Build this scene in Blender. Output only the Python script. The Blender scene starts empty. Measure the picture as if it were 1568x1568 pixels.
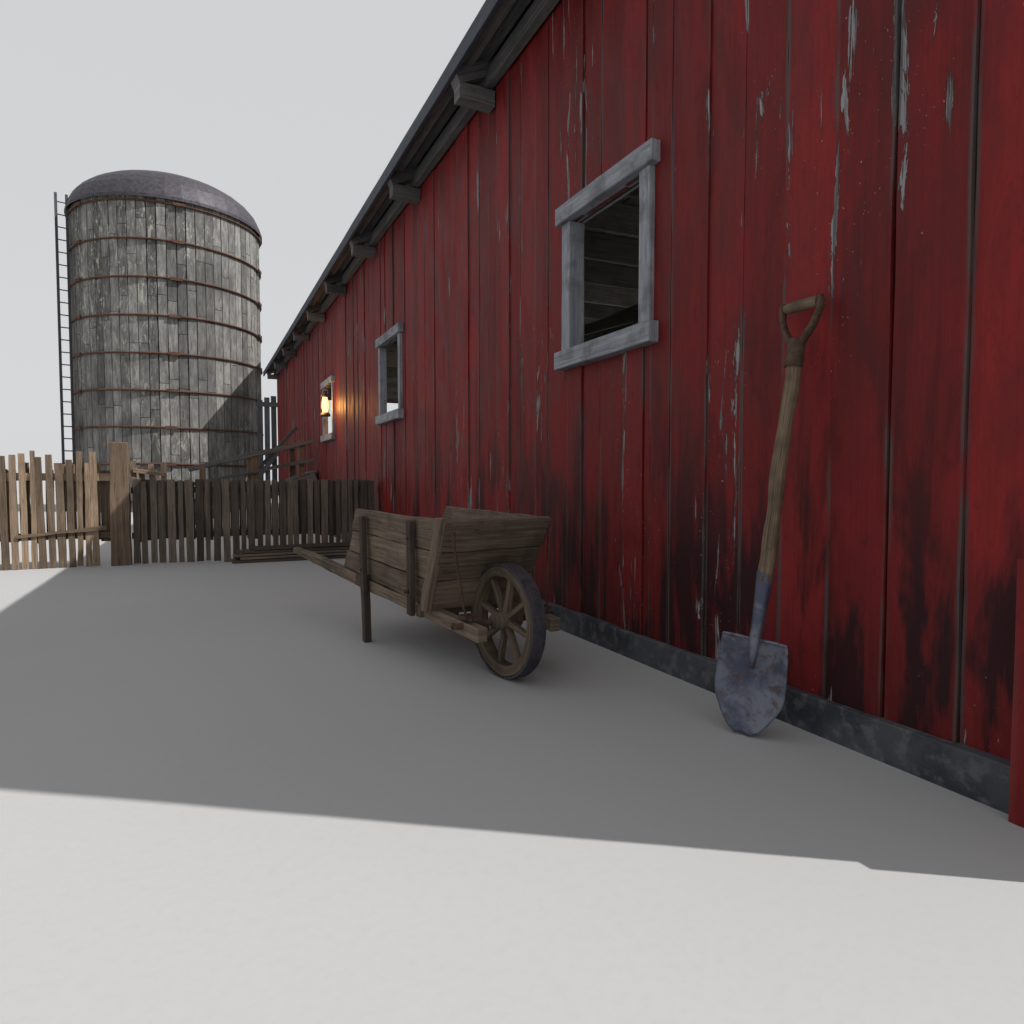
import bpy, math, random, bmesh
from mathutils import Vector, Matrix
random.seed(7)
V=Vector
scene=bpy.context.scene
def rr(a,b): return random.uniform(a,b)

# ---------------------------------------------------------------- mesh builder
class MB:
    def __init__(s): s.v=[];s.f=[];s.uv=[];s.col=[];s.mi=[];s.sm=[]
    def face(s,idx,uvs,c,mi=0,sm=False):
        s.f.append(idx);s.uv.append(uvs);s.col.append(c);s.mi.append(mi);s.sm.append(sm)
    def slab(s,a0,b0,b1,a1,th,n=1,jit=0.0,mi=0,norm=False,c=None):
        c=c or (random.random(),random.random(),random.random(),1)
        base=len(s.v); L=((a1-a0).length+(b1-b0).length)/2
        w=(b0-a0).length; t=th.length
        wd=(b0-a0).normalized() if w>0 else V((0,0,1)); td=th.normalized()
        ou,ov=rr(0,50),rr(0,50)
        for i in range(n+1):
            f=i/n; A=a0.lerp(a1,f);B=b0.lerp(b1,f)
            j1,j2=rr(-jit,jit),rr(-jit,jit); jt=rr(-jit,jit)*.5
            s.v+= [A+wd*j1+td*jt,B+wd*j2+td*jt,B+th+wd*j2+td*jt,A+th+wd*j1+td*jt]
        us=[0,w,w+t,2*w+t,2*w+2*t]
        for i in range(n):
            v0,v1=ov+L*i/n,ov+L*(i+1)/n
            for k in range(4):
                p=base+4*i+k;q=base+4*i+(k+1)%4
                if norm:
                    u0,u1=((0,1) if k in(0,2) else (0,0))
                    if k==2:u0,u1=1,0
                else: u0,u1=ou+us[k],ou+us[k+1]
                s.face([p,p+4,q+4,q],[(u0,v0),(u0,v1),(u1,v1),(u1,v0)],c,mi)
        e=[(ou,ov),(ou+w,ov),(ou+w,ov+t*.1),(ou,ov+t*.1)]
        if norm:e=[(0,0)]*4
        s.face([base,base+1,base+2,base+3],e,c,mi)
        b=base+4*n
        s.face([b+3,b+2,b+1,b],e,c,mi)
    def beam(s,p0,p1,w,t,side,n=1,jit=0.0,mi=0,norm=False,c=None,w1=None,t1=None):
        p0=V(p0);p1=V(p1);d=(p1-p0).normalized();side=V(side)
        sd=(side-d*side.dot(d)).normalized(); th=d.cross(sd).normalized()
        w1=w if w1 is None else w1
        a0=p0-sd*w/2-th*t/2;b0=p0+sd*w/2-th*t/2
        a1=p1-sd*w1/2-th*t/2;b1=p1+sd*w1/2-th*t/2
        s.slab(a0,b0,b1,a1,th*t,n,jit,mi,norm,c)
    def box(s,x0,x1,y0,y1,z0,z1,mi=0,c=None,jit=0,n=1):
        d=[(x1-x0,0),(y1-y0,1),(z1-z0,2)];d.sort(reverse=True);ax=d[0][1]
        cen=V(((x0+x1)/2,(y0+y1)/2,(z0+z1)/2));L=d[0][0]
        e=V((0,0,0));e[ax]=L/2
        o=d[1][1];sd=V((0,0,0));sd[o]=1
        s.beam(cen-e,cen+e,d[1][0],d[2][0],sd,n,jit,mi,c=c)
    def tube(s,pts,rad,seg=12,mi=0,cap=True,sm=True,c=None,jit=0,flat=1.0,flatdir=None):
        c=c or (random.random(),random.random(),random.random(),1)
        pts=[V(p) for p in pts];base=len(s.v);L=0;Ls=[0]
        for i in range(1,len(pts)): L+=(pts[i]-pts[i-1]).length;Ls.append(L)
        ref=V(flatdir) if flatdir else None
        ou,ov=rr(0,50),rr(0,50)
        d0=(pts[1]-pts[0]).normalized()
        if ref is None: ref=V((0,0,1)) if abs(d0.z)<.9 else V((1,0,0))
        for i,p in enumerate(pts):
            d=(pts[min(i+1,len(pts)-1)]-pts[max(i-1,0)]).normalized()
            x=(ref-d*ref.dot(d)).normalized();y=d.cross(x)
            r=rad[i] if isinstance(rad,(list,tuple)) else rad
            for k in range(seg):
                a=2*math.pi*k/seg; q=r*(1+rr(-jit,jit))
                s.v.append(p+x*math.cos(a)*q*flat+y*math.sin(a)*q)
        for i in range(len(pts)-1):
            for k in range(seg):
                k2=(k+1)%seg
                s.face([base+i*seg+k,base+i*seg+k2,base+(i+1)*seg+k2,base+(i+1)*seg+k],
                   [(ou+k*.02,ov+Ls[i]),(ou+(k+1)*.02,ov+Ls[i]),(ou+(k+1)*.02,ov+Ls[i+1]),(ou+k*.02,ov+Ls[i+1])],c,mi,sm)
        if cap:
            s.face([base+k for k in range(seg)][::-1],[(ou,ov)]*seg,c,mi)
            b=base+(len(pts)-1)*seg
            s.face([b+k for k in range(seg)],[(ou,ov)]*seg,c,mi)
    def lathe(s,cen,axis,prof,seg=48,mi=0,sm=True,closed=True,jit=0,c=None,ref=None):
        c=c or (random.random(),random.random(),random.random(),1)
        cen=V(cen);axis=V(axis).normalized()
        ref=V(ref) if ref else (V((0,0,1)) if abs(axis.z)<.9 else V((1,0,0)))
        x=(ref-axis*ref.dot(axis)).normalized();y=axis.cross(x)
        base=len(s.v);m=len(prof)
        for k in range(seg):
            a=2*math.pi*k/seg;jr=rr(-jit,jit)
            for r,h in prof: s.v.append(cen+axis*h+(x*math.cos(a)+y*math.sin(a))*(r+jr))
        R=max(p[0] for p in prof)
        for k in range(seg):
            k2=(k+1)%seg
            for i in range(m if closed else m-1):
                i2=(i+1)%m
                v0,v1=k/seg*6.28*R,(k+1)/seg*6.28*R
                s.face([base+k*m+i,base+k*m+i2,base+k2*m+i2,base+k2*m+i],[(i*.04,v0),(i*.04+.04,v0),(i*.04+.04,v1),(i*.04,v1)],c,mi,sm)
    def obj(s,name,mats,parent=None,bevel=0,autosm=False):
        me=bpy.data.meshes.new(name)
        bm=bmesh.new()
        uvl=bm.loops.layers.uv.new("UVMap");cl=bm.loops.layers.float_color.new("rnd")
        vs=[bm.verts.new(v) for v in s.v]
        uvl=bm.loops.layers.uv["UVMap"];cl=bm.loops.layers.float_color["rnd"]
        for idx,uvs,c,mi,sm in zip(s.f,s.uv,s.col,s.mi,s.sm):
            f=bm.faces.new([vs[i] for i in idx]);f.smooth=sm;f.material_index=mi
            for lp,u in zip(f.loops,uvs): lp[uvl].uv=u;lp[cl]=c
        bmesh.ops.recalc_face_normals(bm,faces=bm.faces)
        bm.to_mesh(me);bm.free()
        for m in (mats if isinstance(mats,list) else [mats]): me.materials.append(m)
        o=bpy.data.objects.new(name,me);scene.collection.objects.link(o)
        if bevel:
            b=o.modifiers.new("bev",'BEVEL');b.width=bevel;b.segments=1;b.limit_method='ANGLE';b.angle_limit=math.radians(50)
        if parent:o.parent=parent
        return o
def empty(name,loc=(0,0,0)):
    e=bpy.data.objects.new(name,None);e.empty_display_size=.2;scene.collection.objects.link(e);return e

# ---------------------------------------------------------------- materials
class NT:
    def __init__(s,name):
        s.m=bpy.data.materials.new(name);s.m.use_nodes=True;s.t=s.m.node_tree;s.n=s.t.nodes
        s.b=s.n['Principled BSDF']
    def new(s,t,**k):
        n=s.n.new(t)
        for a,b in k.items(): setattr(n,a,b)
        return n
    def lk(s,a,b): s.t.links.new(a,b)
    def noise(s,vec,scale,sc=(1,1,1),detail=4,rough=.55,dist=0):
        mp=s.new('ShaderNodeMapping');mp.inputs['Scale'].default_value=sc;s.lk(vec,mp.inputs[0])
        n=s.new('ShaderNodeTexNoise');n.inputs['Scale'].default_value=scale;n.inputs['Detail'].default_value=detail
        n.inputs['Roughness'].default_value=rough;n.inputs['Distortion'].default_value=dist
        s.lk(mp.outputs[0],n.inputs['Vector']);return n.outputs[0]
    def ramp(s,v,a,b,ca=0.0,cb=1.0):
        n=s.new('ShaderNodeMapRange');n.interpolation_type='SMOOTHSTEP';n.inputs[1].default_value=a;n.inputs[2].default_value=b
        n.inputs[3].default_value=ca;n.inputs[4].default_value=cb;s.put(v,n.inputs[0]);return n.outputs[0]
    def put(s,v,i):
        if isinstance(v,(int,float)): i.default_value=v
        elif isinstance(v,tuple): i.default_value=(*v,1) if len(v)==3 else v
        else: s.lk(v,i)
    def mix(s,f,a,b,mode='MIX'):
        n=s.new('ShaderNodeMixRGB',blend_type=mode);s.put(f,n.inputs[0]);s.put(a,n.inputs[1]);s.put(b,n.inputs[2]);return n.outputs[0]
    def math(s,op,a,b=0.0):
        n=s.new('ShaderNodeMath',operation=op);s.put(a,n.inputs[0]);s.put(b,n.inputs[1]);return n.outputs[0]
    def bump(s,h,st,d=.01):
        n=s.new('ShaderNodeBump');n.inputs['Strength'].default_value=st;n.inputs['Distance'].default_value=d;s.lk(h,n.inputs['Height']);s.lk(n.outputs[0],s.b.inputs['Normal'])
    def attr(s):
        a=s.new('ShaderNodeAttribute');a.attribute_name='rnd';sp=s.new('ShaderNodeSeparateColor');s.lk(a.outputs['Color'],sp.inputs[0]);return sp.outputs
    def coords(s):
        t=s.new('ShaderNodeTexCoord');return t.outputs['Object'],t.outputs['UV']
    def comb(s,v):
        n=s.new('ShaderNodeCombineColor')
        for i in range(3): s.lk(v,n.inputs[i])
        return n.outputs[0]

def wood(name,c1,c2,c3,var=.5,grain=1.0,rough=.85,bump=.5,crack=.5,mott=3.0):
    t=NT(name);o,uv=t.coords();R=t.attr()
    g1=t.noise(uv,1,(55*grain,2.2,1),5,.65,.4)
    g2=t.noise(uv,1,(160*grain,5,1),2,.6)
    bl=t.noise(o,mott,(1,1,1),4,.6)
    c=t.mix(t.ramp(g1,.32,.68),c1,c2)
    c=t.mix(t.ramp(bl,.45,.72,0,.75),c,c3)
    c=t.mix(t.ramp(g2,.3,.7,.0,.35),c,(c1[0]*.5,c1[1]*.5,c1[2]*.5))
    cr=t.noise(uv,1,(38*grain,1.1,1),2,.5,.2)
    crm=t.ramp(t.math('ABSOLUTE',t.math('SUBTRACT',cr,.5)),.0,.012,crack,0)
    c=t.mix(crm,c,(.012,.010,.008))
    k=t.ramp(R[0],0,1,1-var,1+var*.6)
    c=t.mix(1.0,c,t.comb(k),'MULTIPLY')
    t.lk(c,t.b.inputs['Base Color']);t.b.inputs['Roughness'].default_value=rough
    t.b.inputs['Specular IOR Level'].default_value=.25
    h=t.math('ADD',t.math('MULTIPLY',g1,.7),t.math('MULTIPLY',g2,.3));h=t.math('SUBTRACT',h,crm)
    t.bump(h,bump,.006);return t.m

def red_paint(name='weathered_red_paint',grime=1.0):
    t=NT(name);o,uv=t.coords();R=t.attr()
    fine=t.noise(o,1,(90,90,2.2),4,.6,.3)
    med=t.noise(o,4.5,(1,1.5,.5),5,.65,.5)
    c=t.mix(t.ramp(med,.3,.7),(.125,.0085,.009),(.210,.0150,.0160))
    c=t.mix(t.ramp(fine,.35,.75,0,.28),c,(.075,.006,.007))
    spot=t.noise(o,26,(1,1.4,.7),5,.7)
    c=t.mix(t.ramp(spot,.50,.75,0,.45),c,(.070,.006,.007))
    k=t.ramp(R[0],0,1,.80,1.14); c=t.mix(1.0,c,t.comb(k),'MULTIPLY')
    sp=t.new('ShaderNodeSeparateXYZ');t.lk(o,sp.inputs[0])
    low=t.ramp(sp.outputs[2],.15,1.45,1.0,.28)
    low2=t.ramp(sp.outputs[2],.05,.7,.22,0)
    st=t.noise(o,2.3,(1,2.3,.55),5,.62,.4)
    run=t.noise(o,1,(15,15,.75),4,.6,.2)
    stv=t.math('ADD',st,t.math('MULTIPLY',t.math('SUBTRACT',run,.5),.38))
    sm=t.math('MULTIPLY',t.ramp(stv,.455,.61),low)
    sm=t.math('MULTIPLY',t.math('MINIMUM',t.math('ADD',sm,low2),.92),grime)
    c=t.mix(sm,c,(.016,.005,.007))
    u=t.new('ShaderNodeSeparateXYZ');t.lk(uv,u.inputs[0])
    ed=t.math('MINIMUM',u.outputs[0],t.math('SUBTRACT',1.0,u.outputs[0]))
    edge=t.ramp(ed,0.0,.22,1,0)
    pn=t.noise(o,1,(21,21,2.1),6,.68,.6)
    zone=t.noise(o,1.5,(1,1.6,.5),3,.5)
    thr=t.math('ADD',t.math('MULTIPLY',edge,.055),t.math('MULTIPLY',t.ramp(zone,.45,.62),.10))
    thr=t.math('ADD',thr,t.math('MULTIPLY',R[1],.048))
    pv=t.math('ADD',pn,thr)
    ps=t.ramp(pv,.733,.743); under=t.ramp(pv,.708,.733,0,.8)
    c=t.mix(under,c,(.032,.020,.021))
    gw=t.mix(t.ramp(fine,.35,.65),(.10,.095,.098),(.30,.295,.305))
    c=t.mix(t.math('MULTIPLY',ps,.85),c,gw)
    en=t.noise(o,1,(10,10,1.6),3,.6)
    em=t.math('MULTIPLY',t.ramp(ed,.02,.06,1,0),t.ramp(en,.42,.57))
    c=t.mix(t.math('MULTIPLY',em,.85*grime),c,(.065,.057,.055))
    fl=t.noise(o,120,(1,1,.6),2,.5);fz=t.ramp(zone,.5,.6)
    c=t.mix(t.math('MULTIPLY',t.ramp(fl,.72,.75),fz),c,(.3,.22,.22))
    t.lk(c,t.b.inputs['Base Color'])
    t.lk(t.ramp(med,.3,.7,.5,.7),t.b.inputs['Roughness']);t.b.inputs['Specular IOR Level'].default_value=.2
    h=t.math('ADD',t.math('MULTIPLY',fine,.45),t.math('MULTIPLY',spot,.45));h=t.math('SUBTRACT',h,t.math('MULTIPLY',ps,.9))
    t.bump(h,.55,.005);return t.m

def mottled(name,c1,c2,c3,sc=8,rough=.7,metal=0,bump=.3):
    t=NT(name);o,uv=t.coords()
    a=t.noise(o,sc,(1,1,1),5,.65,.3);b=t.noise(o,sc*4,(1,1,1),4,.6)
    c=t.mix(t.ramp(a,.38,.58),c1,c2);c=t.mix(t.ramp(b,.5,.68,0,.85),c,c3)
    t.lk(c,t.b.inputs['Base Color']);t.b.inputs['Roughness'].default_value=rough;t.b.inputs['Metallic'].default_value=metal
    t.b.inputs['Specular IOR Level'].default_value=.3
    t.bump(t.math('ADD',a,t.math('MULTIPLY',b,.5)),bump,.005);return t.m

M_red=red_paint()
M_redc=red_paint('red_paint_corner',.25)
M_back=wood('dark_backing_wood',(.025,.022,.02),(.04,.037,.034),(.018,.015,.015))
M_trim=wood('grey_painted_trim',(.22,.235,.265),(.34,.355,.385),(.11,.11,.12),.12,.6,.7,.3,.25,7)
M_found=mottled('foundation_timber',(.034,.036,.044),(.065,.068,.078),(.11,.11,.115),5,.85,0,.6)
M_inner=wood('interior_wood',(.24,.225,.205),(.36,.34,.31),(.16,.15,.14),.35)
M_floor=wood('barn_floor_wood',(.30,.29,.27),(.4,.39,.36),(.22,.21,.2),.2)
M_raft=wood('rafter_wood',(.10,.097,.098),(.17,.165,.165),(.08,.08,.08),.3)
M_roof=wood('roof_sheet',(.035,.045,.065),(.06,.07,.09),(.03,.035,.045),.2,.5,.6)
M_silo=wood('silo_stave_wood',(.140,.137,.132),(.285,.280,.265),(.095,.095,.098),.42,.22,.9,.5,.3,1.2)
M_rust=mottled('rusty_iron',(.055,.035,.03),(.09,.05,.038),(.035,.025,.022),20,.75,.3)
M_hoop=mottled('rusty_hoop_iron',(.075,.036,.024),(.12,.055,.032),(.045,.026,.020),6,.8,.1)
M_darkiron=mottled('dark_iron',(.05,.05,.062),(.085,.08,.095),(.06,.04,.035),14,.6,.5)
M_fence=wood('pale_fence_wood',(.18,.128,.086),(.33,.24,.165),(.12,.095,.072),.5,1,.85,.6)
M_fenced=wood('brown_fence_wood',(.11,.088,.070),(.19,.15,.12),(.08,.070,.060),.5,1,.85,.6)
M_barrow=wood('barrow_wood',(.122,.090,.065),(.215,.163,.120),(.075,.057,.044),.22,.9,.85,.65,.5,5)
M_barrowd=wood('barrow_dark_wood',(.062,.045,.037),(.105,.078,.063),(.045,.036,.032),.2,.9,.85,.6,.4,6)
M_shaft=wood('shovel_ash_wood',(.13,.088,.056),(.24,.175,.115),(.065,.046,.035),.1,1.3,.7,.6,.6,9)
M_blade=mottled('shovel_steel',(.062,.070,.105),(.15,.16,.20),(.080,.052,.048),8,.48,.4,.35)
M_grey=wood('grey_weathered_wood',(.08,.082,.09),(.14,.142,.15),(.06,.06,.065),.3)
M_post=wood('brown_post_wood',(.12,.085,.06),(.18,.13,.095),(.08,.06,.05),.3)
M_gpost=wood('gate_post_wood',(.14,.098,.068),(.24,.17,.12),(.10,.075,.058),.1,.8,.85,.6)

def add_lichen(m):
    t=NT.__new__(NT);t.m=m;t.t=m.node_tree;t.n=t.t.nodes;t.b=t.n['Principled BSDF']
    l=t.b.inputs['Base Color'].links[0].from_socket
    o,uv=t.coords()
    z=t.noise(o,.45,(1,1,.3),3,.5);n=t.noise(o,5.5,(1.5,1.5,.42),6,.8,1.6)
    m_=t.math('MULTIPLY',t.ramp(n,.555,.585),t.ramp(z,.40,.56))
    c=t.mix(t.math('MULTIPLY',m_,.85),l,(.45,.45,.38))
    d=t.noise(o,1.1,(1,1,.5),4,.6);c=t.mix(t.ramp(d,.48,.75,0,.5),c,(.065,.065,.067))
    t.lk(c,t.b.inputs['Base Color'])
add_lichen(M_silo)

# ---------------------------------------------------------------- ground
t=NT('ground_grey');o,uv=t.coords()
a=t.noise(o,.35,(1,1,1),4,.5);b=t.noise(o,40,(1,1,1),4,.6)
c=t.mix(t.ramp(a,.3,.7),(.365,.367,.370),(.395,.396,.398));c=t.mix(t.ramp(b,.4,.75,0,.25),c,(.34,.342,.345))
t.lk(c,t.b.inputs['Base Color']);t.b.inputs['Roughness'].default_value=.9;t.b.inputs['Specular IOR Level'].default_value=.12
t.bump(b,.10,.004)
g=MB();S=3000
g.v=[V((-S,-S,0)),V((S,-S,0)),V((S,S,0)),V((-S,S,0))];g.face([0,1,2,3],[(0,0)]*4,(.5,.5,.5,1))
g.obj('ground',t.m)

# ---------------------------------------------------------------- barn
barn=empty('red_barn')
Y0,Y1=.59,17.6; W=6.4; PITCH=math.tan(math.radians(25)); ZW=3.47
def roofz(x): return ZW+ (x if x<W/2 else W-x)*PITCH
wins=[(2.45,3.18,1.478,2.135),(6.40,7.20,1.485,2.20),(9.97,10.80,1.485,2.20)]
edges=[Y0,.90,1.106,1.313,1.517,1.713,1.904,2.086,2.306]
y=2.306
while y<Y1-.3:
    y+=rr(.15,.25);edges.append(y)
edges[-1]=Y1
wb=MB()
for i in range(len(edges)-1):
    a,b=edges[i],edges[i+1]; gp=random.choice([.002,.003,.005,.010]);a+=gp;
    off=random.choice([0,.003,.006,.010,.014]);col=(random.random(),random.random(),0,1)
    cuts=[(a,b,None)]
    for w in wins:
        nc=[]
        for (p,q,t_) in cuts:
            if t_ is not None or q<=w[0] or p>=w[1]: nc.append((p,q,t_));continue
            if p<w[0]: nc.append((p,w[0],None))
            nc.append((max(p,w[0]),min(q,w[1]),w))
            if q>w[1]: nc.append((w[1],q,None))
        cuts=nc
    for (p,q,w) in cuts:
        if q-p<.004: continue
        zb=.10+rr(-.012,.012)
        for (z0,z1) in ([(zb,ZW)] if w is None else [(zb,w[2]),(w[3],ZW)]):
            n=max(2,int((z1-z0)/.2)); 
            wb.slab(V((-.022-off,p,z0)),V((-.022-off,q,z0)),V((-.022-off,q,z1)),V((-.022-off,p,z1)),V((.022,0,0)),n,.0020,0,True,col)
wb.obj('front_wall_boards',M_red,barn)
bk=MB()
ys=[Y0]+[v for w in wins for v in (w[0],w[1])]+[Y1]
for i in range(0,len(ys),2):
    bk.box(.004,.016,ys[i],ys[i+1],.05,ZW)
for w in wins:
    bk.box(.004,.016,w[0],w[1],.05,w[2]);bk.box(.004,.016,w[0],w[1],w[3],ZW)
bk.obj('front_wall_backing',M_back,barn)
ow=MB()
def planks_x(yc,th,holes):
    x=0.06
    while x<W-.06:
        x2=min(x+rr(.17,.24),W-.06); z1=roofz((x+x2)/2)-.03
        segs=[(0.02,z1)]
        for (h0,h1,hz0,hz1) in holes:
            if x2>h0 and x<h1: segs=([(.02,hz0)] if hz0>.05 else [])+[(hz1,z1)]
        for a,b in segs: ow.slab(V((x+.002,yc,a)),V((x2-.002,yc,a)),V((x2-.002,yc,b)),V((x+.002,yc,b)),V((0,th,0)),1,0,0,True)
        x=x2
planks_x(Y1-.03,.03,[(.75,3.2,0,2.9)])
planks_x(Y0,.03,[])
y=Y0
while y<Y1:
    y2=min(y+rr(.18,.24),Y1)
    segs=[(.02,ZW)]
    for (h0,h1,a,b) in [(1.2,5.6,0,2.75),(6.4,10.8,0,2.75),(11.6,16.2,0,2.75)]:
        if y2>h0 and y<h1: segs=([(.02,a)] if a>0 else [])+[(b,ZW)]
    for a,b in segs: ow.slab(V((W-.03,y+.002,a)),V((W-.03,y2-.002,a)),V((W-.03,y2-.002,b)),V((W-.03,y+.002,b)),V((.03,0,0)),1,0,0,True)
    y=y2
HX0,HX1,HY0,HY1,HZ0,HZ1=1.25,5.4,17.76,22.2,3.35,5.85  # unseen raised shed behind the barn, added to cast the silo's diagonal shadow
x=HX0
while x<HX1:
    x2=min(x+.22,HX1)
    for yy in (HY0,HY1): ow.slab(V((x+.002,yy,HZ0)),V((x2-.002,yy,HZ0)),V((x2-.002,yy,HZ1)),V((x+.002,yy,HZ1)),V((0,.03,0)),1,0,0,True)
    x=x2
y=HY0+.035
while y<HY1-.01:
    y2=min(y+.22,HY1-.005)
    for xx in (HX0,HX1-.03): ow.slab(V((xx,y+.002,HZ0)),V((xx,y2-.002,HZ0)),V((xx,y2-.002,HZ1)),V((xx,y+.002,HZ1)),V((.03,0,0)),1,0,0,True)
    y=y2
ow.obj('side_wall_and_shadow_shed_boards',M_red,barn)
hs_=MB()
for xx in (HX1-.2,):
    for yy in (HY0+.04,HY1-.2): hs_.box(xx,xx+.15,yy,yy+.15,0,HZ0)
hs_.box(HX0+.04,HX0+.19,HY1-.2,HY1-.05,0,HZ0)
for s0,s1 in ((HX0-.1,(HX0+HX1)/2),(HX1+.1,(HX0+HX1)/2+.002)):
    hs_.slab(V((s0,HY0-.1,HZ1+.01)),V((s0,HY1+.1,HZ1+.01)),V((s1,HY1+.1,HZ1+.95)),V((s1,HY0-.1,HZ1+.95)),V((0,0,.05)))
hs_.obj('shadow_shed_frame_and_roof',M_roof,barn)  # posts and roof of the added shed that shades the silo
fd=MB()
y=Y0-.02
while y<Y1:
    y2=min(y+rr(2.2,3.4),Y1+.03)
    fd.slab(V((-.062,y,-.02)),V((-.062,y,.116)),V((-.062,y2-.006,.116)),V((-.062,y2-.006,-.02)),V((.055,0,0)),8,.003)
    y=y2
fd.obj('foundation',M_found,barn,.004)
cp=MB();cp.slab(V((-.100,.62,0)),V((-.100,.938,0)),V((-.100,.938,.62)),V((-.100,.62,.62)),V((.034,0,0)),3,.001,0,True,(.9,.1,0,1));cp.obj('corner_board',M_redc,barn)
for i,(a,b,z0,z1) in enumerate(wins):
    m=MB();fw=.070 if i==0 else .055;xi=.035 if i==0 else .019
    m.box(-.058,xi,a-.02,a+fw-.01,z0,z1,n=4,jit=.0015)
    m.box(-.058,xi,b-fw+.01,b+.02,z0,z1,n=4,jit=.0015)
    m.box(-.085,xi+.005,a-.055,b+.055,z0-.092,z0-.001,n=4,jit=.002)
    m.box(-.080,xi+.005,a-.055,b+.055,z1+.001,z1+.09,n=4,jit=.002)
    m.obj('window_frame_%d'%(i+1),M_trim,barn,.004)
it=MB()
y=Y0+.3
while y<Y1-.2:
    it.beam((.06,y,2.96),(W-.06,y,2.96),.045,.24,(0,1,0),4,.004); y+=.66
x=.06
while x<W-.1:
    it.box(x,x+.21,Y0+.05,Y1-.05,3.085,3.105);x+=.225
for yy in (1.2,4.6,8.3): it.box(1.72,1.88,yy,yy+.16,0,2.14,n=3,jit=.004)
for yy in (1.2,4.6,8.3,12,15.4): it.box(4.4,4.56,yy,yy+.16,0,2.83,n=3,jit=.004)
it.box(1.70,1.90,Y0+.1,8.6,2.14,2.34,n=20,jit=.006)
it.box(.02,.10,Y0+.1,Y1-.1,2.42,2.52);it.box(.02,.10,Y0+.1,Y1-.1,1.22,1.32)
it.beam((1.8,4.7,1.3),(1.8,6.0,2.2),.12,.1,(1,0,0))
it.beam((.1,5.4,1.75),(1.75,5.0,2.25),.12,.08,(0,1,0))
it.obj('interior_frame',M_inner,barn,.004)
fl=MB();fl.box(.06,W-.06,Y0+.05,Y1-.05,.0,.03);fl.obj('floor',M_floor,barn)
rf=MB();OV=.30;GA=.12
def rp(x): return ZW+.001+(x)*PITCH
ca=math.cos(math.radians(25));nrm=V((-math.sin(math.radians(25)),0,ca))
y=Y0-GA
while y<Y1+GA-.01:
    y2=min(y+.6,Y1+GA)
    rf.slab(V((-OV,y,rp(-OV)+.06)),V((-OV,y2,rp(-OV)+.06)),V((W/2,y2,rp(W/2)+.06)),V((W/2,y,rp(W/2)+.06)),nrm*.035,1,0,0)
    n2=V((-nrm.x,0,nrm.z))
    rf.slab(V((W+OV,y,rp(-OV)+.06)),V((W+OV,y2,rp(-OV)+.06)),V((W/2+.001,y2,rp(W/2)+.06)),V((W/2+.001,y,rp(W/2)+.06)),n2*.035,1,0,0)
    y=y2
rf.obj('roof',M_roof,barn)
fs=MB()
y=Y0-GA
while y<Y1+GA:
    y2=min(y+rr(2.5,3.5),Y1+GA)
    fs.box(-OV-.028,-OV-.002,y,y2-.004,rp(-OV)+.0,rp(-OV)+.105,n=5,jit=.003);y=y2
fs.obj('fascia',M_roof,barn,.003)
rt=MB();y=Y0+.35
while y<Y1:
    rt.beam((-OV+.0,y,rp(-OV)+.0),(.3,y,rp(.3)+.0),.11,.10,(0,1,0),2,.003)
    rt.box(-OV+.02,-.034,y-.05,y+.05,rp(-OV)-.13,rp(-OV)-.03,n=2,jit=.004)
    y+=1.62
for x in (-.235,-.13,):
    rt.box(x-.045,x+.045,Y0-GA,Y1+GA,rp(x)+.045,rp(x)+.058)
rt.box(-.10,-.042,Y0,Y1,ZW-.16,ZW-.06,n=12,jit=.004)
rt.obj('rafter_tails',M_raft,barn,.003)

# ---------------------------------------------------------------- lantern
ln=empty('lantern');L0=V((-.14,10.06,1.72))
m=MB();m.lathe(L0,(0,0,1),[(.001,0),(.07,0),(.075,.02),(.06,.05),(.035,.06),(.001,.06)],20,closed=False)
m.lathe(L0+V((0,0,.27)),(0,0,1),[(.055,0),(.065,.02),(.03,.06),(.03,.09),(.001,.10)],20,closed=False)
for k in range(4):
    a=k*math.pi/2+.4;m.tube([L0+V((.062*math.cos(a),.062*math.sin(a),.03)),L0+V((.062*math.cos(a),.062*math.sin(a),.28))],.004,6)
m.tube([L0+V((.06*math.cos(a),.06*math.sin(a),.28+.12*math.sin(a))) for a in [math.pi*i/10 for i in range(11)]],.003,6)
m.tube([L0+V((0,0,.40)),L0+V((.02,0,.44)),L0+V((.09,0,.44))],.006,6)
m.obj('lantern_body',M_darkiron,ln)
t=NT('lantern_glow');em=t.new('ShaderNodeEmission');em.inputs[0].default_value=(1,.42,.09,1);em.inputs[1].default_value=7
t.lk(em.outputs[0],t.n['Material Output'].inputs[0])
m=MB();m.lathe(L0+V((0,0,.06)),(0,0,1),[(.001,0),(.035,0),(.044,.06),(.044,.14),(.035,.21),(.001,.21)],20,closed=False)
m.obj('glass_flame',t.m,ln)
ld=bpy.data.lights.new('lantern_light','POINT');ld.energy=13;ld.color=(1,.47,.13);ld.shadow_soft_size=.06
lo=bpy.data.objects.new('lantern_light',ld);lo.location=L0+V((-.12,-.05,.15));lo.parent=ln;scene.collection.objects.link(lo)

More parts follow.
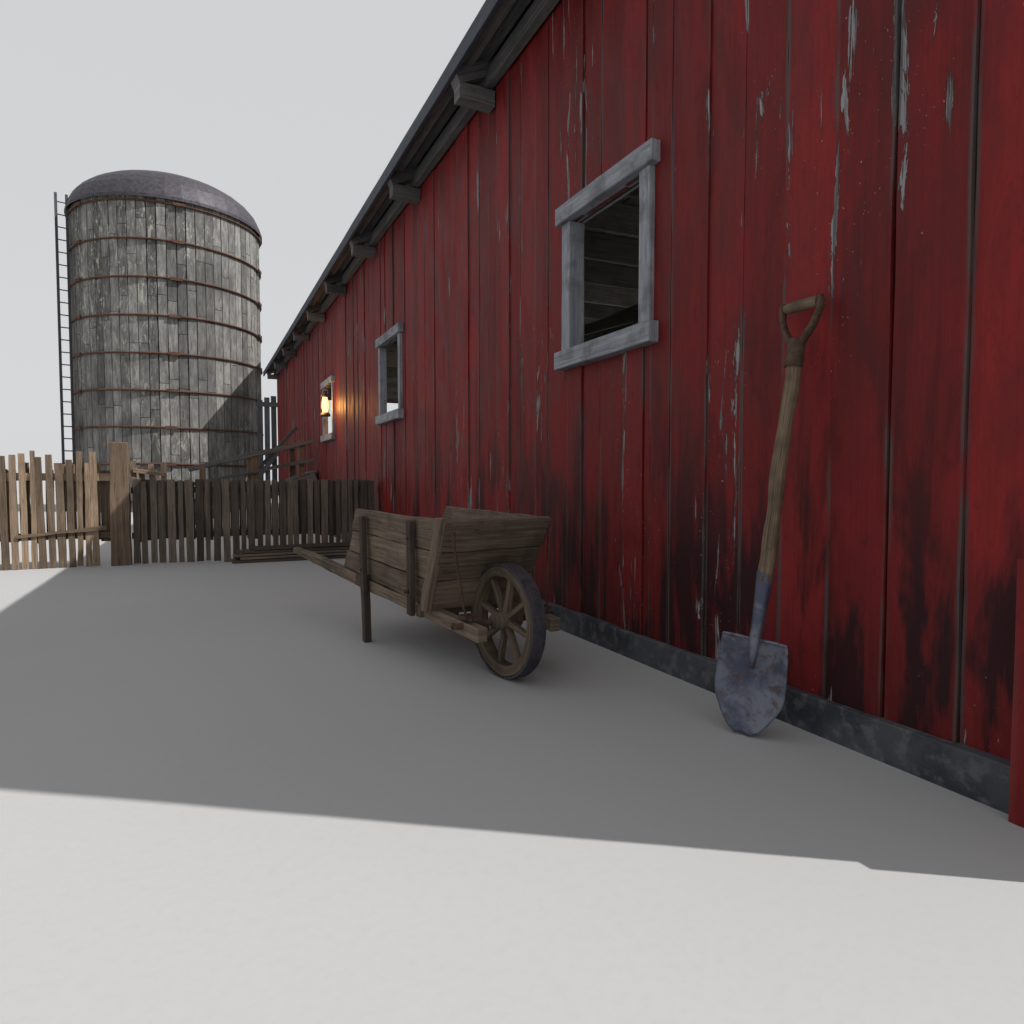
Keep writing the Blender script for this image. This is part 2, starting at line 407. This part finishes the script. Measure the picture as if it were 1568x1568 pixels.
# ---------------------------------------------------------------- silo
silo=empty('wooden_silo');C=V((-2.43,21.9,0));R=2.38;HS=7.9
m=MB();N=66
for k in range(N):
    a=2*math.pi*k/N;d=V((math.cos(a),math.sin(a),0));tg=V((-d.y,d.x,0));w=2*math.pi*R/N-rr(.012,.03)
    z=0;ro=rr(-.008,.008);cc=random.random()
    while z<HS-.05:
        z2=min(z+rr(1.2,3.2),HS)
        if HS-z2<.5: z2=HS
        p=C+d*(R-.02+ro)
        m.beam(p+V((0,0,z+.006)),p+V((0,0,z2-.006)),w,.04,tg,3,.005,c=(min(1,max(0,cc+rr(-.2,.2))),0,0,1));z=z2
m.obj('staves',M_silo,silo)
m=MB();m.lathe(C,(0,0,1),[(R-.07,0),(R-.07,HS),(R-.1,HS),(R-.1,0)],64);m.obj('liner',M_back,silo)
m=MB()
for i in range(9):
    z=.28+.935*i
    pts=[]
    for k in range(73):
        a=2*math.pi*k/72;pts.append(C+V((math.cos(a)*(R+.03),math.sin(a)*(R+.03),z+.012*math.sin(a*3+i))))
    if z<HS: m.tube(pts,.026,6,cap=False)
    for a in (-.42,-1.6,-2.7,.9):
        if z>HS: continue
        d=V((math.cos(a+.02*i),math.sin(a+.02*i),0));tg=V((-d.y,d.x,0));p=C+d*(R+.06)+V((0,0,z))
        m.beam(p-tg*.14,p+tg*.14,.07,.05,(0,0,1))
m.obj('hoops',M_hoop,silo)
m=MB();m.lathe(C+V((0,0,HS)),(0,0,1),[(R+.10,-.06),(R+.10,.02)]+[((R+.06)*math.cos(b),.03+1.2*math.sin(b)) for b in [math.pi/2*j/10 for j in range(1,10)]]+[(.02,1.24)],40,closed=False,sm=False)
m.obj('dome_roof',M_darkiron,silo)
m=MB()
la=math.radians(196);d=V((math.cos(la),math.sin(la),0))
a_=C+d*(R+.06);b_=C+d*(R+.30)
for p in (a_,b_): m.beam(p,p+V((0,0,HS+.3)),.06,.05,d)
z=.3
while z<HS+.2: m.tube([a_+V((0,0,z)),b_+V((0,0,z))],.015,6);z+=.32
m.obj('ladder',M_darkiron,silo)

gt=empty('slatted_gate');m=MB()
x=-.36
while x<.7:
    m.box(x,x+.13,19.2,19.23,.02,3.0+rr(-.08,.05),n=3,jit=.006);x+=rr(.16,.19)
for z in (.4,1.5,2.75): m.box(-.38,.8,19.16,19.198,z,z+.12)
m.beam((-.36,19.12,.9),(.75,19.12,2.4),.12,.03,(0,0,1))
m.obj('slats',M_grey,gt)

# ---------------------------------------------------------------- cattle loading ramp
rmp=empty('loading_ramp');m=MB()
for yy in (11.3,12.5):
    m.beam((-.08,yy,1.44),(-1.95,yy+.1,.98),.06,.04,(0,0,1),6,.006)
    m.beam((-.08,yy,1.15),(-2.0,yy+.05,.72),.05,.04,(0,0,1),6,.006)
    m.beam((-.08,yy+.05,.85),(-2.3,yy+.05,.05),.14,.06,(0,0,1),6,.01)
for i in range(14):
    f=i/14;m.beam((-.12-2.1*f,11.35,.93-.80*f),(-.12-2.1*f,12.55,.93-.80*f),.12,.03,(-1,0,-.35))
m.beam((-.95,12.6,.9),(-.2,12.7,1.75),.06,.03,(0,0,1))
m.obj('ramp_timbers',M_grey,rmp,.003)
m=MB()
for yy in (11.3,12.5):
    for x,h in ((-.30,1.44),(-1.0,1.24),(-1.75,1.06)): m.box(x-.045,x+.045,yy+.07,yy+.15,0,h,n=3,jit=.006)
m.obj('ramp_posts',M_post,rmp,.003)

# ---------------------------------------------------------------- fences
FY=7.40
pf=empty('picket_fence');m=MB();x=-9.0
while x<-2.62:
    w=rr(.045,.07);h=1.035+rr(-.075,.045);tl=rr(-.016,.016)
    m.beam((x,FY+rr(-.004,.004),rr(0,.01)),(x+tl,FY+rr(-.01,.01),h),w,.018,(1,0,0),6,.004,w1=w*rr(.75,1.02));x+=w+rr(.008,.026)
x=-9.0
while x<-2.60:
    w=rr(.06,.09)
    m.beam((x,FY+.068,.28+rr(-.06,.03)),(x+rr(-.01,.01),FY+.07,.95+rr(-.09,.05)),w,.016,(1,0,0),4,.003);x+=w+random.choice([.004,.006,.02])
m.box(-9,-2.56,FY+.016,FY+.056,.26,.32,n=12,jit=.006);m.box(-9,-2.56,FY+.016,FY+.056,.80,.87,n=12,jit=.006)
m.beam((-3.3,FY-.02,.30),(-2.6,FY-.02,.36),.03,.015,(0,0,1),4,.006)
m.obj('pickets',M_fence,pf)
m=MB();m.box(-2.565,-2.405,FY-.05,FY+.08,0,1.16,n=8,jit=.006);m.box(-5.4,-5.26,FY-.0+.08,FY+.2,0,1.12);m.box(-8,-7.86,FY+.08,FY+.2,0,1.12)
m.obj('post',M_gpost,pf,.006)
bf=empty('board_fence');m=MB();x=-2.385
while x<-.07:
    w=rr(.042,.072)
    m.beam((x+w/2,FY+rr(-.004,.004),rr(0,.01)),(x+w/2+rr(-.010,.010),FY+rr(-.008,.008),.812+rr(-.016,.008)),w,.016,(1,0,0),5,.003);x+=w+rr(.012,.028)
x=-2.385
while x<-.09:
    w=rr(.06,.085)
    m.beam((x+w/2,FY+.040,.235+rr(-.03,.02)),(x+w/2,FY+.042,.80+rr(-.01,.012)),w,.014,(1,0,0),3,.002);x+=w+.004
m.box(-2.4,-.06,FY+.052,FY+.085,.24,.30,n=8,jit=.004);m.box(-2.4,-.06,FY+.052,FY+.085,.68,.74,n=8,jit=.004)
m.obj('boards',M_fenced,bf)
m=MB()
for x,h in ((-2.36,.99),(-2.29,.93),(-2.2,.96),(-2.12,.98)): m.beam((x,FY+.105,.6),(x+rr(-.03,.03),FY+.105,h),.05,.014,(1,0,0),3,.003)
m.beam((-2.38,FY+.085,.90),(-2.1,FY+.085,.86),.04,.015,(0,0,1))
m.obj('broken_boards',M_fence,bf)
pp=empty('plank_pile');m=MB()
for lay in range(5):
    for r_ in range(3):
        z=.014+lay*.030
        m.beam((-1.58+rr(-.06,.08)+lay*.05,7.10+r_*.085+rr(-.01,.01),z),(-.22+rr(-.1,.1),7.12+r_*.085+rr(-.015,.015),z+rr(0,.006)),.055,.022,(0,1,0),6,.003)
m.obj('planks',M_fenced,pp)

# ---------------------------------------------------------------- wheelbarrow
wbw=empty('wheelbarrow');OO=V((-.68,2.48,0));sx=V((-.157,.988,0)).normalized();lx=V((-sx.y,sx.x,0))
def P(s,l,z): return OO+sx*s+lx*l+V((0,0,z))
WR=.233;WS=.035
def zr(s): return .215+.078*s
def lr(s): return .175+.048*(s+.08)
m=MB()
for sg in (1,-1):
    m.beam(P(-.07,sg*lr(-.07),zr(-.07)),P(1.3,sg*lr(1.3),zr(1.3)),.055,.05,(0,0,1),9,.003)
    m.beam(P(1.3,sg*lr(1.3),zr(1.3)),P(2.0,sg*(lr(2.0)),zr(2.0)),.055,.045,(0,0,1),6,.003,w1=.034)
for s_ in (.36,.8,1.2): m.beam(P(s_,-.24,zr(s_)-.002),P(s_,.24,zr(s_)-.002),.05,.035,(0,0,1),3,.002)
m.obj('rails_and_handles',M_barrow,wbw,.005)
m=MB()
for sg in (1,-1):
    m.beam(P(.925,sg*.243,0),P(.90,sg*.262,.34),.037,.037,sx,5,.002)
    m.beam(P(.885,sg*.262,.30),P(.99,sg*.262,.31),.055,.03,(0,0,1),2,.002)
m.obj('legs',M_barrowd,wbw,.004)
m=MB()
def bil(c,f,g): return c[0].lerp(c[1],f).lerp(c[2].lerp(c[3],f),g)
for sg in (1,-1):
    c=[P(.27,sg*.225,zr(.27)+.03),P(1.24,sg*.245,zr(1.24)+.03),P(.095,sg*.255,.645),P(1.00,sg*.265,.662)]
    th=lx*(-sg*.022)
    gs=[0,.30,.64,1]
    for k in range(3):
        e=rr(.985,1.01)
        m.slab(bil(c,0,gs[k]+.008),bil(c,0,gs[k+1]-.004),bil(c,e,gs[k+1]-.004),bil(c,e,gs[k]+.008),th,9,.0035)
c=[P(.285,.240,zr(.3)+.025),P(.285,-.235,zr(.3)+.025),P(.075,.268,.652),P(.075,-.248,.652)]
th=(sx*-.022+V((0,0,-.008)))
gs=[0,.34,.66,1]
for k in range(3):
    m.slab(bil(c,0,gs[k]+.006),bil(c,0,gs[k+1]-.004),bil(c,1,gs[k+1]-.004),bil(c,1,gs[k]+.006),th,7,.0035)
for k in range(4):
    l0=-.22+.11*k
    m.slab(P(.30,l0+.003,zr(.3)+.03),P(.30,l0+.107,zr(.3)+.03),P(1.26,l0+.107,zr(1.26)+.03),P(1.26,l0+.003,zr(1.26)+.03),V((0,0,.018)),4,.002)
m.slab(P(1.20,-.23,.34),P(1.16,-.23,.45),P(1.16,.23,.45),P(1.20,.23,.34),sx*.02,4,.003)
m.slab(P(.300,.262,zr(.3)+.02),P(.245,.262,zr(.3)+.02),P(.062,.276,.655),P(.125,.276,.655),lx*-.030,5,.003,c=(.55,0,0,1))
m.obj('box_planks',M_barrow,wbw,.003)
m=MB()
for sg in (1,-1):
    m.beam(P(.385,sg*.258,zr(.385)-.02),P(.345,sg*.278,.632),.040,.024,sx,5,.002)
    m.beam(P(.885,sg*.272,zr(.88)-.03),P(.865,sg*.285,.630),.040,.024,sx,5,.002)
    m.beam(P(.29,sg*.20,zr(.3)+.06),P(.13,sg*.225,.63),.03,.03,lx,2,.002)
m.obj('battens',M_barrowd,wbw,.003)
m=MB()
for sg in (1,-1):
    m.tube([P(.045,sg*.235,.60),P(.05,sg*.232,.55),P(.03,sg*.20,.30),P(.0,sg*.185,.235)],.006,6)
    m.lathe(P(.09,sg*(lr(.1)+.026),zr(.1)),lx*sg,[(.001,.012),(.014,.010),(.014,0)],10,closed=False)
    for s_,z_ in ((.375,.33),(.352,.56),(.88,.37),(.868,.56)):
        m.lathe(P(s_,sg*.289,z_),lx*sg,[(.001,.006),(.008,.004),(.009,-.012)],8,closed=False)
m.tube([P(WS,.235,WR),P(WS,-.235,WR)],.013,10)
for sg in(1,-1): m.beam(P(WS-.03,sg*lr(0),WR+.035),P(WS+.03,sg*lr(0),WR+.035),.055,.012,lx)
m.obj('iron_fittings',M_rust,wbw)
m=MB()
m.lathe(P(WS,0,WR),lx,[(WR-.052,-.027),(WR-.009,-.029),(WR-.009,.029),(WR-.052,.027)],40,sm=False,jit=.0015)
m.lathe(P(WS,0,WR),lx,[(.014,-.070),(.030,-.067),(.036,-.03),(.040,0),(.036,.03),(.030,.067),(.014,.070)],20,closed=False)
for k in range(8):
    a=2*math.pi*k/8+.22;d=sx*math.cos(a)+V((0,0,math.sin(a)))
    m.beam(P(WS,0,WR)+d*.03,P(WS,0,WR)+d*(WR-.047),.030,.022,lx,3,.0015,w1=.024)
m.obj('wheel',M_barrow,wbw,.003)
m=MB();m.lathe(P(WS,0,WR),lx,[(WR-.0085,-.031),(WR,-.031),(WR,.031),(WR-.0085,.031)],56,sm=False,jit=.0005);m.obj('iron_tyre',M_darkiron,wbw)

# ---------------------------------------------------------------- shovel
sh=empty('shovel');T0=V((-.262,1.625,0.0));T1=V((-.080,1.592,1.366));ax=(T1-T0).normalized()
Wd=V((.45,-.89,0));Wd=(Wd-ax*Wd.dot(ax)).normalized();Nn=ax.cross(Wd).normalized()
if Nn.dot(V((-1.8,0,.8))-T0)<0: Nn=-Nn
Wg=V((.02,-1,.0));Wg=(Wg-ax*Wg.dot(ax)*.3).normalized()
def Q(d,w=0,n=0): return T0+ax*d+Wd*w+Nn*n
def G(d,w): return T0+ax*d+Wg*w
BL=.300
prof=[(0,.022),(.025,.040),(.08,.058),(.18,.080),(.30,.100),(.38,.109),(.45,.112),(.6,.112),(.8,.109),(.95,.105),(1.0,.103)]
def hw(t):
    for (a,ha),(b,hb) in zip(prof,prof[1:]):
        if t<=b: return ha+(hb-ha)*(t-a)/(b-a)
    return prof[-1][1]
m=MB();nu,nv=28,18
for i in range(nu+1):
    t_=i/nu;h=hw(t_)
    for j in range(nv+1):
        w=-1+2*j/nv
        n=-.026*(1-w*w)*(.35+.65*t_)-.014*math.sin(math.pi*t_)+ .020*math.exp(-(w/.14)**2)*max(0,(t_-.5)/.5)
        m.v.append(Q(BL*t_+.004,w*h+rr(-.0008,.0008),n+.02+rr(-.0007,.0007)))
for i in range(nu):
    for j in range(nv):
        a=i*(nv+1)+j;m.face([a,a+1,a+nv+2,a+nv+1],[(0,0)]*4,(.5,.5,.5,1),0,True)
ob=m.obj('blade',M_blade,sh);so=ob.modifiers.new('s','SOLIDIFY');so.thickness=.004
m=MB()
m.tube([Q(.21,0,.010),Q(.26,0,.014),Q(.30,0,.012),Q(.34,0,.006),Q(.42,0,.002),Q(.515,0,0)],[.007,.013,.018,.019,.022,.0265],14)
for sg in (1,-1): m.tube([Q(BL+.003,sg*.015,.014),Q(BL+.004,sg*.06,.012),Q(BL+.003,sg*.101,.020)],.0055,8)
m.obj('socket',M_blade,sh)
m=MB()
pts=[];rad=[]
for i in range(22):
    f=i/21;d=.49+(1.19-.49)*f
    pts.append(Q(d,.0022*math.sin(f*9)+.001*math.sin(f*23),.0015*math.cos(f*11)));rad.append(.0235+.0010*math.sin(f*15)+.001*math.sin(f*31+1))
m.tube(pts,rad,14,jit=.03)
g0,g1=G(1.362,-.062),G(1.362,.062)
m.tube([g0.lerp(g1,f) for f in (0,.1,.3,.5,.7,.9,1)],[.015,.0175,.0185,.019,.0185,.0175,.015],12,jit=.03)
m.obj('wooden_shaft_and_grip',M_shaft,sh)
m=MB()
m.tube([Q(1.165),Q(1.19),Q(1.23),Q(1.255)],[.0275,.028,.027,.024],14,jit=.02)
for sg in (1,-1):
    m.tube([G(1.225,sg*.010),G(1.255,sg*.028),G(1.29,sg*.054),G(1.33,sg*.070),G(1.362,sg*.073),G(1.380,sg*.070)],[.017,.016,.015,.014,.016,.010],10,flat=.6,flatdir=tuple(Wg))
m.obj('iron_yoke',mottled('yoke_iron',(.060,.036,.025),(.095,.060,.040),(.035,.026,.022),20,.7,.3),sh)

# ---------------------------------------------------------------- world, sun, camera
w=bpy.data.worlds.new("World");scene.world=w;w.use_nodes=True;nt=w.node_tree
bg=nt.nodes['Background'];bg.inputs[1].default_value=.1
sky=nt.nodes.new('ShaderNodeTexSky');sky.sky_type='NISHITA';sky.sun_disc=False
sky.sun_elevation=math.radians(47.5);sky.sun_rotation=math.radians(124)
hs=nt.nodes.new('ShaderNodeHueSaturation');hs.inputs['Saturation'].default_value=.25;nt.links.new(sky.outputs[0],hs.inputs['Color'])
mx=nt.nodes.new('ShaderNodeMixRGB');mx.inputs[0].default_value=.88;nt.links.new(hs.outputs[0],mx.inputs[1]);mx.inputs[2].default_value=(6.85,6.92,7.02,1)
nt.links.new(mx.outputs[0],bg.inputs[0])
sd=bpy.data.lights.new('sun','SUN');sd.energy=4.8;sd.angle=math.radians(.5);sd.color=(1,.975,.94)
so=bpy.data.objects.new('sun',sd);so.rotation_euler=V((-.758,.512,-1)).to_track_quat('-Z','Y').to_euler();scene.collection.objects.link(so)
so.location=(8,-5,12)
cd=bpy.data.cameras.new('camera');cd.lens=24;cd.sensor_width=36;cd.clip_end=5000;cd.clip_start=.05
co=bpy.data.objects.new('camera',cd);co.location=(-1.814,0,.8);co.rotation_euler=(math.radians(90-2.63),0,math.radians(-24.67))
scene.collection.objects.link(co);scene.camera=co
scene.view_settings.view_transform='Standard'
